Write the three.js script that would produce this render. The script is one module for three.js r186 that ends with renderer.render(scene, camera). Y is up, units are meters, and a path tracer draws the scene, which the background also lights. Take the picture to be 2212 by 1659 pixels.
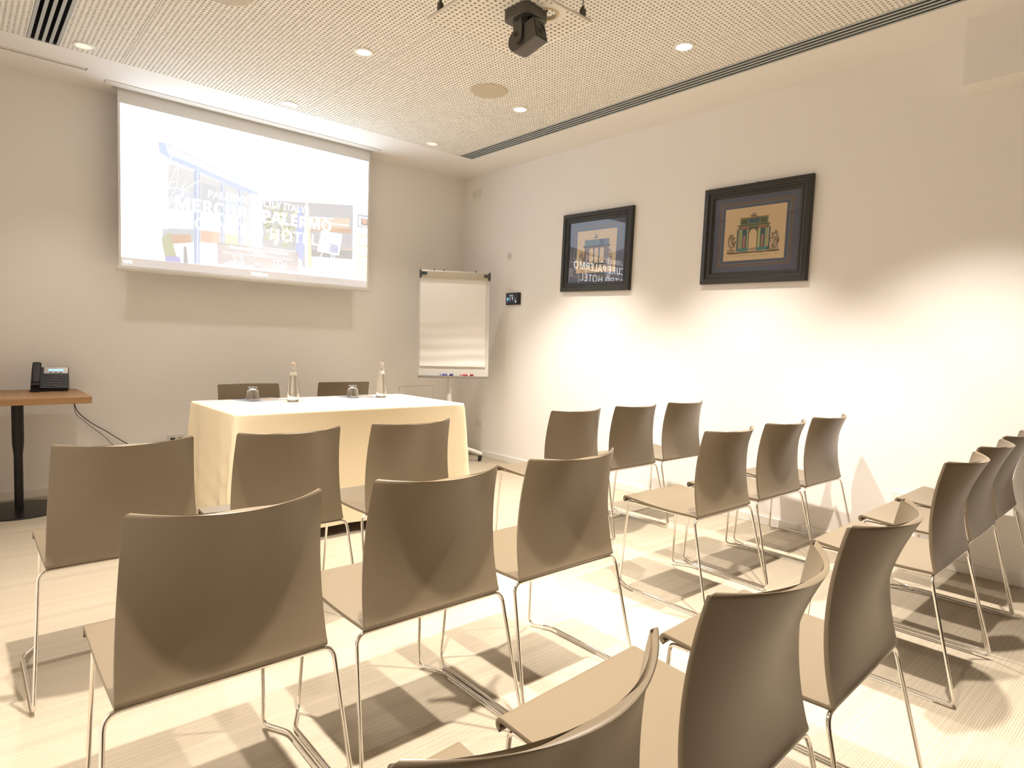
import * as THREE from 'three';
import { RoundedBoxGeometry } from 'three/addons/geometries/RoundedBoxGeometry.js';
import { mergeGeometries, mergeVertices, toCreasedNormals } from 'three/addons/utils/BufferGeometryUtils.js';
import { RectAreaLightUniformsLib } from 'three/addons/lights/RectAreaLightUniformsLib.js';

// ---------------------------------------------------------------- camera, lights, exposure
const H = 2.916;                                   // ceiling height; room corner at the origin, x along the screen wall, z along the picture wall
const scene = new THREE.Scene();
scene.background = new THREE.Color(0x000000);
const camera = new THREE.PerspectiveCamera(2 * Math.atan(829.5 / 1361.4) * 180 / Math.PI, 2212 / 1659, 0.05, 40);
camera.position.set(-4.1368, 1.1822, 5.5031);
camera.rotation.set(-0.06345, -0.72724, 0.03038, 'YXZ');
const renderer = new THREE.WebGLRenderer();
renderer.toneMapping = THREE.LinearToneMapping;
renderer.toneMappingExposure = 1.0;
renderer.shadowMap.enabled = true;
RectAreaLightUniformsLib.init();
const LAMP = [1.0, 0.91, 0.822];                   // warm white of the downlights
const LAMP_POWER = 33;
const LAMP_ANGLE = 43 * Math.PI / 180, LAMP_SOFT = 0.55;
// x, z, share of full power
const LAMPS = [
  [-3.5, 0.77, 0.075], [-2.22, 0.76, 0.075], [-0.95, 0.77, 0.075],
  [-3.5, 1.93, 0.35], [-2.24, 1.93, 0.35], [-0.96, 1.93, 1],
  [-3.5, 3.33, 1], [-0.96, 3.33, 1],
  [-3.5, 4.62, 1], [-2.23, 4.62, 1], [-0.96, 4.62, 1],
];
const SCREEN_GLOW = 11, SCREEN_FILL = 0.2;

// ---------------------------------------------------------------- helpers
let seed = 7;
const rnd = () => { seed = (seed * 16807) % 2147483647; return (seed - 1) / 2147483646; };
const taken = {};
const numbered = (n) => { taken[n] = (taken[n] ?? -1) + 1; return taken[n] ? n + '_' + String(taken[n]).padStart(3, '0') : n; };
function thing(name, label, category, [x, y, z] = [0, 0, 0], turn = 0, group) {
  const o = new THREE.Group(); o.name = numbered(name); scene.add(o);
  o.position.set(x, y, z); o.rotation.y = turn; o.userData = { label, category };
  if (group) o.userData.group = group;
  return o;
}
function part(name, geo, mat, parent, label) {
  const m = new THREE.Mesh(geo, mat); m.name = name; parent.add(m);
  if (label) m.userData.label = label;
  return m;
}
function single(name, geo, mat, label, category, pos, turn = 0, group) {
  const m = new THREE.Mesh(geo, mat); m.name = numbered(name); scene.add(m);
  if (pos) m.position.set(...pos); m.rotation.y = turn;
  m.userData = { label, category }; if (group) m.userData.group = group;
  return m;
}
function struct(name, geo, mat, parent) {
  const m = new THREE.Mesh(geo, mat); m.name = name;
  if (parent) parent.add(m); else { scene.add(m); m.userData.kind = 'structure'; }
  return m;
}
const box = (w, h, d, x = 0, y = 0, z = 0) => new THREE.BoxGeometry(w, h, d).translate(x, y, z);
const span = (x0, x1, y0, y1, z0, z1) => box(x1 - x0, y1 - y0, z1 - z0, (x0 + x1) / 2, (y0 + y1) / 2, (z0 + z1) / 2);
const rbox = (w, h, d, r, x = 0, y = 0, z = 0, s = 3) => new RoundedBoxGeometry(w, h, d, s, r).translate(x, y, z);
const cyl = (r0, r1, h, x = 0, y = 0, z = 0, n = 28) => new THREE.CylinderGeometry(r0, r1, h, n).translate(x, y, z);
const V = (x, y, z) => new THREE.Vector3(x, y, z);
const lathe = (pts, n = 40) => new THREE.LatheGeometry(pts.map(([r, y]) => new THREE.Vector2(r, y)), n);
function merge(list) { return mergeGeometries(list.map((g) => { const q = g.index ? g.toNonIndexed() : g; for (const k of Object.keys(q.attributes)) if (!['position', 'normal', 'uv'].includes(k)) q.deleteAttribute(k); return q; })); }
function planarUV(g, ax, ay, s = 1) {              // uv in metres along two axes
  const p = g.attributes.position, uv = new Float32Array(p.count * 2), k = { x: 'getX', y: 'getY', z: 'getZ' };
  for (let i = 0; i < p.count; i++) { uv[2 * i] = p[k[ax]](i) / s; uv[2 * i + 1] = p[k[ay]](i) / s; }
  g.setAttribute('uv', new THREE.BufferAttribute(uv, 2)); return g;
}
function rounded(pts, rad, n = 6) {                // polyline with filleted corners
  const out = [pts[0].clone()];
  for (let i = 1; i < pts.length - 1; i++) {
    const a = pts[i - 1], b = pts[i], c = pts[i + 1];
    const r = Math.min(Array.isArray(rad) ? rad[i - 1] : rad, a.distanceTo(b) * 0.48, b.distanceTo(c) * 0.48);
    const p = b.clone().add(a.clone().sub(b).setLength(r)), q = b.clone().add(c.clone().sub(b).setLength(r));
    for (let k = 0; k <= n; k++) { const t = k / n; out.push(p.clone().multiplyScalar((1 - t) ** 2).add(b.clone().multiplyScalar(2 * t * (1 - t))).add(q.clone().multiplyScalar(t * t))); }
  }
  out.push(pts[pts.length - 1].clone());
  return out;
}
function rod(pts, r, sides = 10) {                 // round bar swept along given points
  const n = pts.length, pos = [], nor = [], idx = [];
  let up = V(0, 1, 0);
  for (let i = 0; i < n; i++) {
    const t = pts[Math.min(i + 1, n - 1)].clone().sub(pts[Math.max(i - 1, 0)]).normalize();
    if (i === 0 && Math.abs(t.y) > 0.9) up = V(1, 0, 0);
    up = up.clone().sub(t.clone().multiplyScalar(up.dot(t))).normalize();
    const b = t.clone().cross(up);
    for (let k = 0; k < sides; k++) {
      const a = k / sides * 2 * Math.PI, d = up.clone().multiplyScalar(Math.cos(a)).add(b.clone().multiplyScalar(Math.sin(a)));
      pos.push(pts[i].x + d.x * r, pts[i].y + d.y * r, pts[i].z + d.z * r); nor.push(d.x, d.y, d.z);
    }
  }
  for (let i = 0; i < n - 1; i++) for (let k = 0; k < sides; k++) {
    const a = i * sides + k, b = i * sides + (k + 1) % sides; idx.push(a, b, a + sides, b, b + sides, a + sides);
  }
  for (const [i, s] of [[0, 1], [n - 1, -1]]) {
    const c = pos.length / 3, t = pts[i ? n - 2 : 1].clone().sub(pts[i]).normalize().negate();
    pos.push(pts[i].x, pts[i].y, pts[i].z); nor.push(t.x, t.y, t.z);
    for (let k = 0; k < sides; k++) { const a = i * sides + k, b = i * sides + (k + 1) % sides; s > 0 ? idx.push(c, b, a) : idx.push(c, a, b); }
  }
  const g = new THREE.BufferGeometry();
  g.setAttribute('position', new THREE.Float32BufferAttribute(pos, 3)); g.setAttribute('normal', new THREE.Float32BufferAttribute(nor, 3));
  g.setAttribute('uv', new THREE.Float32BufferAttribute(new Float32Array(pos.length / 3 * 2), 2)); g.setIndex(idx);
  return faceOut(g);
}
function faceOut(g) {                              // winding made to agree with the vertex normals
  const p = g.attributes.position, n = g.attributes.normal, ix = g.index.array, a = V(0, 0, 0), b = V(0, 0, 0), c = V(0, 0, 0), m = V(0, 0, 0);
  for (let i = 0; i < ix.length; i += 3) {
    a.fromBufferAttribute(p, ix[i]); b.fromBufferAttribute(p, ix[i + 1]); c.fromBufferAttribute(p, ix[i + 2]);
    m.set(0, 0, 0); for (let k = 0; k < 3; k++) m.add(V(n.getX(ix[i + k]), n.getY(ix[i + k]), n.getZ(ix[i + k])));
    if (b.sub(a).cross(c.sub(a)).dot(m) < 0) { const t = ix[i + 1]; ix[i + 1] = ix[i + 2]; ix[i + 2] = t; }
  }
  return g;
}
const smooth = (pts, n) => new THREE.CatmullRomCurve3(pts).getPoints(n);
function canvasTex(w, h, draw, repeat) {
  const c = document.createElement('canvas'); c.width = w; c.height = h;
  draw(c.getContext('2d'), w, h);
  const t = new THREE.CanvasTexture(c); t.colorSpace = THREE.SRGBColorSpace;
  if (repeat) { t.wrapS = t.wrapT = THREE.RepeatWrapping; }
  return t;
}
function dataTex(n, f, srgb, m = n) {              // f(u, v) -> [r, g, b] 0..255
  const d = new Uint8Array(n * m * 4);
  for (let j = 0; j < m; j++) for (let i = 0; i < n; i++) { const c = f(i, j), k = (j * n + i) * 4; d[k] = Math.max(0, Math.min(255, c[0])); d[k + 1] = Math.max(0, Math.min(255, c[1])); d[k + 2] = Math.max(0, Math.min(255, c[2])); d[k + 3] = 255; }
  const t = new THREE.DataTexture(d, n, m); t.magFilter = THREE.LinearFilter; t.minFilter = THREE.LinearMipmapLinearFilter; t.wrapS = t.wrapT = THREE.RepeatWrapping;
  if (srgb) t.colorSpace = THREE.SRGBColorSpace; t.needsUpdate = true; return t;
}
function valueNoise(n, cell) {                     // tiling smooth noise, n by n, -1..1
  const g = n / cell, v = Array.from({ length: g * g }, () => rnd() * 2 - 1), s = (t) => t * t * (3 - 2 * t);
  return (i, j) => {
    const x = i / cell, y = j / cell, x0 = Math.floor(x) % g, y0 = Math.floor(y) % g, x1 = (x0 + 1) % g, y1 = (y0 + 1) % g, a = s(x - Math.floor(x)), b = s(y - Math.floor(y));
    return (v[y0 * g + x0] * (1 - a) + v[y0 * g + x1] * a) * (1 - b) + (v[y1 * g + x0] * (1 - a) + v[y1 * g + x1] * a) * b;
  };
}

// ---------------------------------------------------------------- materials
const std = (color, roughness = 0.6, metalness = 0, extra = {}) => new THREE.MeshStandardMaterial({ color, roughness, metalness, ...extra });
const n8 = valueNoise(256, 8), n32 = valueNoise(256, 32), n2 = valueNoise(256, 2);
const plasterBump = dataTex(256, (i, j) => { const v = 128 + 40 * n8(i, j) + 30 * n2(i, j) + 40 * n32(i, j); return [v, v, v]; });
const weaveBump = dataTex(128, (i, j) => { const v = 128 + ((Math.floor(i / 4) + Math.floor(j / 4)) % 2 ? 45 : -45) + 30 * (rnd() - 0.5); return [v, v, v]; });
const M = {
  wall: std(0xf3efea, 0.85, 0, { bumpMap: plasterBump, bumpScale: 0.0004 }),
  ceiling: std(0xf3efea, 0.9),
  board: std(0xf0ece4, 0.9),
  fleece: std(0x6e6256, 1),
  skirting: std(0xe9e5dd, 0.45),
  whitePlastic: std(0xe8e4dc, 0.4),
  greyWhite: std(0xd8d5cd, 0.4),
  shell: std(0x736652, 0.34),
  chrome: std(0xe6e2dc, 0.09, 1),
  glide: std(0xe4e2dc, 0.35),
  black: std(0x121110, 0.45),
  blackMatte: std(0x0b0a0a, 0.9),
  blackMetal: std(0x191816, 0.38, 0.3),
  alu: std(0xbfc3c3, 0.45, 0.25),
  concrete: std(0x8d8982, 0.95),
  ductSteel: std(0x55565a, 0.6, 0.4),
  steel: std(0x8f8c86, 0.35, 0.9),
  camGrey: std(0x5d5a56, 0.34, 0.55),
  camDark: std(0x161514, 0.25),
  grey: std(0x8d8980, 0.45),
  darkGrey: std(0x4d4a45, 0.5),
  paper: std(0xeeebe6, 0.8),
  lacquer: std(0xe4e2dd, 0.3),
  frame: std(0x2f2e2b, 0.42),
  pane: new THREE.MeshPhysicalMaterial({ color: 0xffffff, roughness: 0.0, transmission: 1, thickness: 0, ior: 1.52 }),
  glass: new THREE.MeshPhysicalMaterial({ color: 0xffffff, roughness: 0.02, transmission: 1, thickness: 0.004, ior: 1.5 }),
  water: new THREE.MeshPhysicalMaterial({ color: 0xffffff, roughness: 0.0, transmission: 1, thickness: 0.05, ior: 1.33 }),
};
const clothMat = std(0xefe0c0, 0.85, 0, { bumpMap: weaveBump, bumpScale: 0.0004 });
const metalLamp = std(0xefece6, 0.4);

// woven vinyl floor: threads run along x, a zigzag stitch in every row
const rowTone = Array.from({ length: 64 }, () => rnd() * 11 - 5.5), streak = valueNoise(1024, 64);
const floorTex = dataTex(1024, (i, j) => {
  const row = Math.floor(j / 16), f = (j % 16) / 16, dir = row % 2 ? 1 : -1;
  const ph = ((i + dir * f * 7 + row * 3.3) / 6.4) % 1, p = ph < 0 ? ph + 1 : ph;
  const stitch = (p < 0.34 ? -30 : 6) * (0.35 + 0.65 * Math.sin(Math.PI * f));
  const seam = f < 0.14 ? -30 - 20 * streak(i, (row * 16) % 1024) : 0;
  const v = rowTone[row] + stitch + seam + (rnd() - 0.5) * 14 + 3 * streak(i, j);
  return [180 + v, 168 + v * 0.98, 147 + v * 0.93];
}, true);
const floorBump = dataTex(512, (i, j) => { const row = Math.floor(j / 8), f = (j % 8) / 8, d = row % 2 ? 1 : -1; const p = (((i + d * f * 3.5 + row * 1.6) / 3.2) % 1 + 1) % 1; const v = 90 + 110 * Math.sin(Math.PI * f) * (p < 0.34 ? 0.55 : 1); return [v, v, v]; });
const floorMat = std(0xffffff, 0.7, 0, { map: floorTex, bumpMap: floorBump, bumpScale: 0.0007 });

// oak-look laminate of the side table
const woodTex = canvasTex(1024, 512, (g, w, h) => {
  g.fillStyle = '#9c7750'; g.fillRect(0, 0, w, h);
  for (let k = 0; k < 900; k++) {
    const y = rnd() * h, l = 120 + rnd() * 700, x = rnd() * w - 200, t = rnd();
    g.strokeStyle = t < 0.45 ? `rgba(108,70,40,${0.05 + rnd() * 0.16})` : `rgba(205,160,108,${0.05 + rnd() * 0.16})`; g.lineWidth = 0.6 + rnd() * 3.2;
    g.beginPath(); g.moveTo(x, y); g.bezierCurveTo(x + l * 0.3, y + rnd() * 14 - 7, x + l * 0.7, y + rnd() * 14 - 7, x + l, y + rnd() * 10 - 5); g.stroke();
  }
}, true);
const woodMat = std(0xffffff, 0.45, 0, { map: woodTex });

// ---------------------------------------------------------------- room shell
const XL = -4.47, ZB = 8.2, T = 0.15;
struct('floor', planarUV(span(XL - T, T, -0.12, 0, -T, ZB + T), 'x', 'z', 0.48), floorMat);
const wallF = new THREE.Group(); wallF.name = 'wall_front'; wallF.userData.kind = 'structure'; scene.add(wallF);
const AP = [[-1.46, -1.06], [-0.762, -0.355]], AG = 0.003, FR = -0.012;   // flush access panels set in a thin plaster layer with open joints
part('plaster', planarUV(merge([span(XL - T, T, 0, H + 0.5, -T, FR), span(XL - T, T, 0.717 + AG, H + 0.5, FR, 0), span(XL - T, T, 0, 0.2 - AG, FR, 0),
  span(XL - T, AP[0][0] - AG, 0.2 - AG, 0.717 + AG, FR, 0), span(AP[0][1] + AG, AP[1][0] - AG, 0.2 - AG, 0.717 + AG, FR, 0), span(AP[1][1] + AG, T, 0.2 - AG, 0.717 + AG, FR, 0)]), 'x', 'y', 0.6), M.wall, wallF);
for (const [x0, x1] of AP) part('access_panel', span(x0, x1, 0.2, 0.717, FR, 0), M.wall, wallF);
// picture wall: white paint with a few grey rub marks
const wallRTex = canvasTex(1320, 584, (g, w, h) => {
  g.fillStyle = '#f3efea'; g.fillRect(0, 0, w, h);
  for (const [z, y, r, a] of [[0.756, 2.044, 0.045, 0.13], [2.6, 2.62, 0.035, 0.02], [3.72, 2.39, 0.03, 0.02], [4.0, 2.38, 0.04, 0.02]])
    for (let k = 0; k < 60; k++) { g.fillStyle = `rgba(110,105,100,${a * 0.09})`; g.beginPath(); g.arc((z + (rnd() - 0.5) * r * 1.1) * 200, h - (y + (rnd() - 0.5) * r * 1.3) * 200, r * 200 * (0.3 + rnd() * 0.5), 0, 7); g.fill(); }
});
{
  const g = span(0, T, 0, H + 0.5, -T, ZB + T), p = g.attributes.position, uv = g.attributes.uv;
  for (let i = 0; i < p.count; i++) uv.setXY(i, p.getZ(i) / 6.6, p.getY(i) / 2.92);
  struct('wall_right', g, std(0xffffff, 0.85, 0, { map: wallRTex }));
}
struct('wall_left', span(XL - T, XL, 0, H + 0.5, -T, ZB + T), M.wall);
struct('wall_back', span(XL - T, T, 0, H + 0.5, ZB, ZB + T), std(0x5a4636, 0.6));
struct('baseboard_front', rbox(-XL, 0.06, 0.012, 0.003, XL / 2, 0.03, 0.006), M.skirting);
struct('baseboard_right', rbox(0.012, 0.06, ZB - 0.02, 0.003, -0.006, 0.03, ZB / 2), M.skirting);
struct('trim_1', span(-0.2, 0, 2.585, H, 4.513, ZB), M.wall);         // boxed-in duct along the top of the picture wall

// ceiling: plaster borders round a field of perforated boards
const ceiling = new THREE.Group(); ceiling.name = 'ceiling'; ceiling.userData.kind = 'structure'; scene.add(ceiling);
const FX0 = -4.05, FX1 = -0.565, FZ0 = 0.65, FZ1 = 5.83, SLX0 = -3.25, SLX1 = -1.2;
part('slab', span(XL - T, T, H + 0.36, H + 0.5, -T, ZB + T), M.concrete, ceiling);
part('plaster_border', merge([
  span(XL - T, T, H, H + 0.09, -T, 0.135), span(XL - T, T, H, H + 0.09, 0.185, 0.354), span(XL - T, T, H, H + 0.09, 0.37, FZ0), span(XL - T, -4.365, H, H + 0.09, 0.354, 0.37), span(-3.436, T, H, H + 0.09, 0.354, 0.37), span(XL - T, SLX0, H, H + 0.09, 0.135, 0.185), span(SLX1, T, H, H + 0.09, 0.135, 0.185),
  span(-0.415, T, H, H + 0.09, FZ0, ZB + T), span(XL - T, FX0, H, H + 0.09, FZ0, ZB + T), span(FX0, -0.415, H, H + 0.09, FZ1, ZB + T),
]), M.ceiling, ceiling);
part('fleece', merge([span(FX0, -3.77, H + 0.013, H + 0.02, FZ0, FZ1), span(-3.61, FX1, H + 0.013, H + 0.02, FZ0, FZ1)]), M.fleece, ceiling);
function perforated(w, d, skip, pitch = 0.025, hole = 0.0118, depth = 0.0125) {   // board lying at y 0 .. depth with square holes
  const nx = Math.round(w / pitch), nz = Math.round(d / pitch), px = w / nx, pz = d / nz, pos = [], nor = [];
  const quad = (a, b, c, e, n) => { for (const q of [a, b, c, a, c, e]) { pos.push(...q); nor.push(...n); } };
  for (let i = 0; i < nx; i++) for (let k = 0; k < nz; k++) {
    const x0 = i * px, x1 = x0 + px, z0 = k * pz, z1 = z0 + pz, cx = (x0 + x1) / 2, cz = (z0 + z1) / 2, h = hole / 2, D = [0, -1, 0];
    if (skip && Math.hypot(cx - skip[0], cz - skip[1]) < 0.064) continue;
    const O = [[x0, 0, z0], [x1, 0, z0], [x1, 0, z1], [x0, 0, z1]], I = [[cx - h, 0, cz - h], [cx + h, 0, cz - h], [cx + h, 0, cz + h], [cx - h, 0, cz + h]];
    const N = [[0, 0, 1], [-1, 0, 0], [0, 0, -1], [1, 0, 0]];
    for (let s = 0; s < 4; s++) { const t = (s + 1) % 4; quad(O[s], O[t], I[t], I[s], D); quad(I[s], I[t], [I[t][0], depth, I[t][2]], [I[s][0], depth, I[s][2]], N[s]); }
  }
  for (const [a, b, n] of [[[0, 0], [w, 0], [0, 0, -1]], [[w, 0], [w, d], [1, 0, 0]], [[w, d], [0, d], [0, 0, 1]], [[0, d], [0, 0], [-1, 0, 0]]])
    quad([a[0], 0, a[1]], [b[0], 0, b[1]], [b[0], depth, b[1]], [a[0], depth, a[1]], n);
  const g = new THREE.BufferGeometry();
  g.setAttribute('position', new THREE.Float32BufferAttribute(pos, 3)); g.setAttribute('normal', new THREE.Float32BufferAttribute(nor, 3));
  g.setAttribute('uv', new THREE.Float32BufferAttribute(new Float32Array(pos.length / 3 * 2), 2)); g.setIndex([...Array(pos.length / 3).keys()]);
  return faceOut(g);
}
{
  const made = {}, gx = 0.003, gz = 0.0016;
  for (const [x0, x1] of [[FX0, -3.77], [-3.61, -3.28], [-3.28, -2.078], [-2.078, -0.88], [-0.88, FX1]])
    for (const [z0, z1] of [[FZ0, 1.83], [1.83, 3.83], [3.83, FZ1]]) {
      const w = x1 - x0 - gx, d = z1 - z0 - gz, key = w.toFixed(2) + '/' + d.toFixed(3);
      made[key] ??= perforated(w, d);
      part('perforated_board', made[key], M.board, ceiling).position.set(x0 + gx / 2, H, z0 + gz / 2);
    }
}

// ---------------------------------------------------------------- ceiling fittings
function lineGrille(label, x0, x1, z0, z1) {
  const t = thing('air_grille', label, 'air grille', [(x0 + x1) / 2, H, (z0 + z1) / 2], 0, 'linear air grilles in the ceiling');
  const w = x1 - x0, d = z1 - z0, n = 4, slot = 0.019, bar = (w - n * slot) / (n + 1);
  part('duct', merge([box(w, 0.004, d, 0, 0.33, 0), box(0.003, 0.33, d, -w / 2 + 0.0015, 0.166, 0), box(0.003, 0.33, d, w / 2 - 0.0015, 0.166, 0), box(w, 0.33, 0.003, 0, 0.166, d / 2 - 0.0015), box(w, 0.33, 0.003, 0, 0.166, -d / 2 + 0.0015)]), M.ductSteel, t);
  for (let k = 0; k <= n; k++) part('slat', box(bar, 0.004, d, -w / 2 + bar / 2 + k * (bar + slot), 0, 0), M.alu, t);
  for (const s of [-1, 1]) part('end_bar', box(w, 0.006, 0.006, 0, 0.0008, s * (d / 2 - 0.003)), M.alu, t);
  return t;
}
lineGrille('long black slotted air grille in ceiling along the picture wall', -0.565, -0.415, 0.657, 5.82);
lineGrille('short wide grey slotted air grille at upper left of the ceiling', -3.77, -3.61, 0.62 + 0.032, 5.82);
{
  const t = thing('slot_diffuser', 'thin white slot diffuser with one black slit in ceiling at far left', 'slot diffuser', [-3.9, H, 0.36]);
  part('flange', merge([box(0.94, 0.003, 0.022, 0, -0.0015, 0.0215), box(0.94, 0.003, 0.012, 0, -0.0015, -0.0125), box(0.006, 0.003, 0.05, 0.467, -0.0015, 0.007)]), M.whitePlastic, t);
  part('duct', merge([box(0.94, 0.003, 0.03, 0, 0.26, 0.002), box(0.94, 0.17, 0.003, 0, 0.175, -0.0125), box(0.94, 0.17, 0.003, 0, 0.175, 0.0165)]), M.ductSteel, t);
  part('added_dark_lining', merge([box(0.93, 0.088, 0.003, 0, 0.045, -0.0045), box(0.93, 0.088, 0.003, 0, 0.045, 0.0085)]), M.black, t, 'black lining added to darken the slit');  // black lining added so the slit reads dark, its shade put into the colour
}
const ringGeo = lathe([[0.044, -0.001], [0.046, -0.006], [0.056, -0.005], [0.0595, -0.002], [0.0595, 0]], 40);
const lensGeo = new THREE.CylinderGeometry(0.0455, 0.0455, 0.003, 40).translate(0, -0.0015, 0);
const lensMat = {};
const lampWhere = {
  '-3.5,0.77': 'dimmed round downlight beside the short grille at upper left', '-2.22,0.76': 'dimmed round downlight in ceiling above the middle of the screen', '-0.95,0.77': 'dimmed small round downlight nearest the room corner',
  '-3.5,1.93': 'round downlight outside the top of the frame, left of the middle row', '-2.24,1.93': 'dimmed round downlight left of the hanging camera panel', '-0.96,1.93': 'bright white round downlight beside the round ceiling speaker',
  '-3.5,3.33': 'round downlight above the left chair block, middle row', '-0.96,3.33': 'bright white round downlight right of the hanging camera panel',
  '-3.5,4.62': 'round downlight above the left chair block, back row', '-2.23,4.62': 'round downlight above the aisle, back row', '-0.96,4.62': 'round downlight above the right chair block, back row',
};
for (const [x, z, share] of LAMPS) {
  const t = thing('downlight', lampWhere[x + ',' + z], 'downlight', [x, H, z], 0, 'round recessed ceiling downlights');
  part('trim_ring', ringGeo, metalLamp, t);
  const glow = share >= 0.9 ? 5 : share > 0.2 ? 0.75 : 0.55;
  lensMat[glow] ??= new THREE.MeshStandardMaterial({ color: 0xe8e2d6, roughness: 0.5, emissive: new THREE.Color().setRGB(1, 0.9, 0.74), emissiveIntensity: glow });
  part('lamp_lens', lensGeo, lensMat[glow], t);
  const s = new THREE.SpotLight(new THREE.Color().setRGB(...LAMP), LAMP_POWER * share, 0, LAMP_ANGLE, LAMP_SOFT, 2);
  s.position.set(x, H - 0.045, z); s.target.position.set(x, 0, z); s.shadow.radius = 1.9; s.castShadow = true;
  scene.add(s, s.target);
}
for (const [x, z, label] of [[-1.338, 2.027, 'flat round beige ceiling speaker right of the middle'], [-3.06, 2.03, 'round ceiling speaker cut off by the top of the frame']]) {
  const t = thing('ceiling_speaker', label, 'speaker', [x, H, z], 0, 'round ceiling speakers');
  part('speaker_grille', lathe([[0, -0.006], [0.118, -0.006], [0.124, -0.005], [0.128, -0.002], [0.129, 0]], 48), std(0xc9bda9, 0.7), t);
}

// ---------------------------------------------------------------- projection screen
const SZ = 0.165;
{
  const t = thing('projection_screen', 'white roll-down projection screen showing a bright hotel welcome picture', 'screen', [-2.222, 0, SZ]);
  const PW = 1.972, PY0 = 1.665, PY1 = 2.815;
  const fabric = std(0xe6e4e0, 0.9);
  part('fabric', merge([span(-1.001, 1.001, PY1, H + 0.06, -0.002, 0), span(-1.001, -PW / 2, 1.655, PY1, -0.002, 0), span(PW / 2, 1.001, 1.655, PY1, -0.002, 0), span(-PW / 2, PW / 2, 1.655, PY0, -0.002, 0), span(-PW / 2, PW / 2, PY0, PY1, -0.003, -0.0012)]), fabric, t);
  const picture = canvasTex(2048, 1194, drawSlide);
  const pm = new THREE.MeshStandardMaterial({ color: 0xd9d7d2, roughness: 0.9, emissive: 0xffffff, emissiveMap: picture, emissiveIntensity: SCREEN_GLOW });
  const pg = new THREE.PlaneGeometry(PW, PY1 - PY0).translate(0, (PY0 + PY1) / 2, 0);
  part('screen_picture', pg, pm, t, 'bright projected picture with hotel name and welcome message');
  part('weight_bar', rbox(2.04, 0.032, 0.022, 0.009, 0, 1.642, 0), M.greyWhite, t);
  part('casing_flap', rbox(2.15, 0.006, 0.085, 0.002, -0.01, H - 0.003, 0.065), M.whitePlastic, t);
  const a = new THREE.RectAreaLight(new THREE.Color().setRGB(0.78, 0.88, 1.0), SCREEN_FILL, PW, PY1 - PY0);
  a.position.set(-2.222, (PY0 + PY1) / 2, SZ + 0.01); a.lookAt(-2.222, (PY0 + PY1) / 2, 3); scene.add(a);
}
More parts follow.
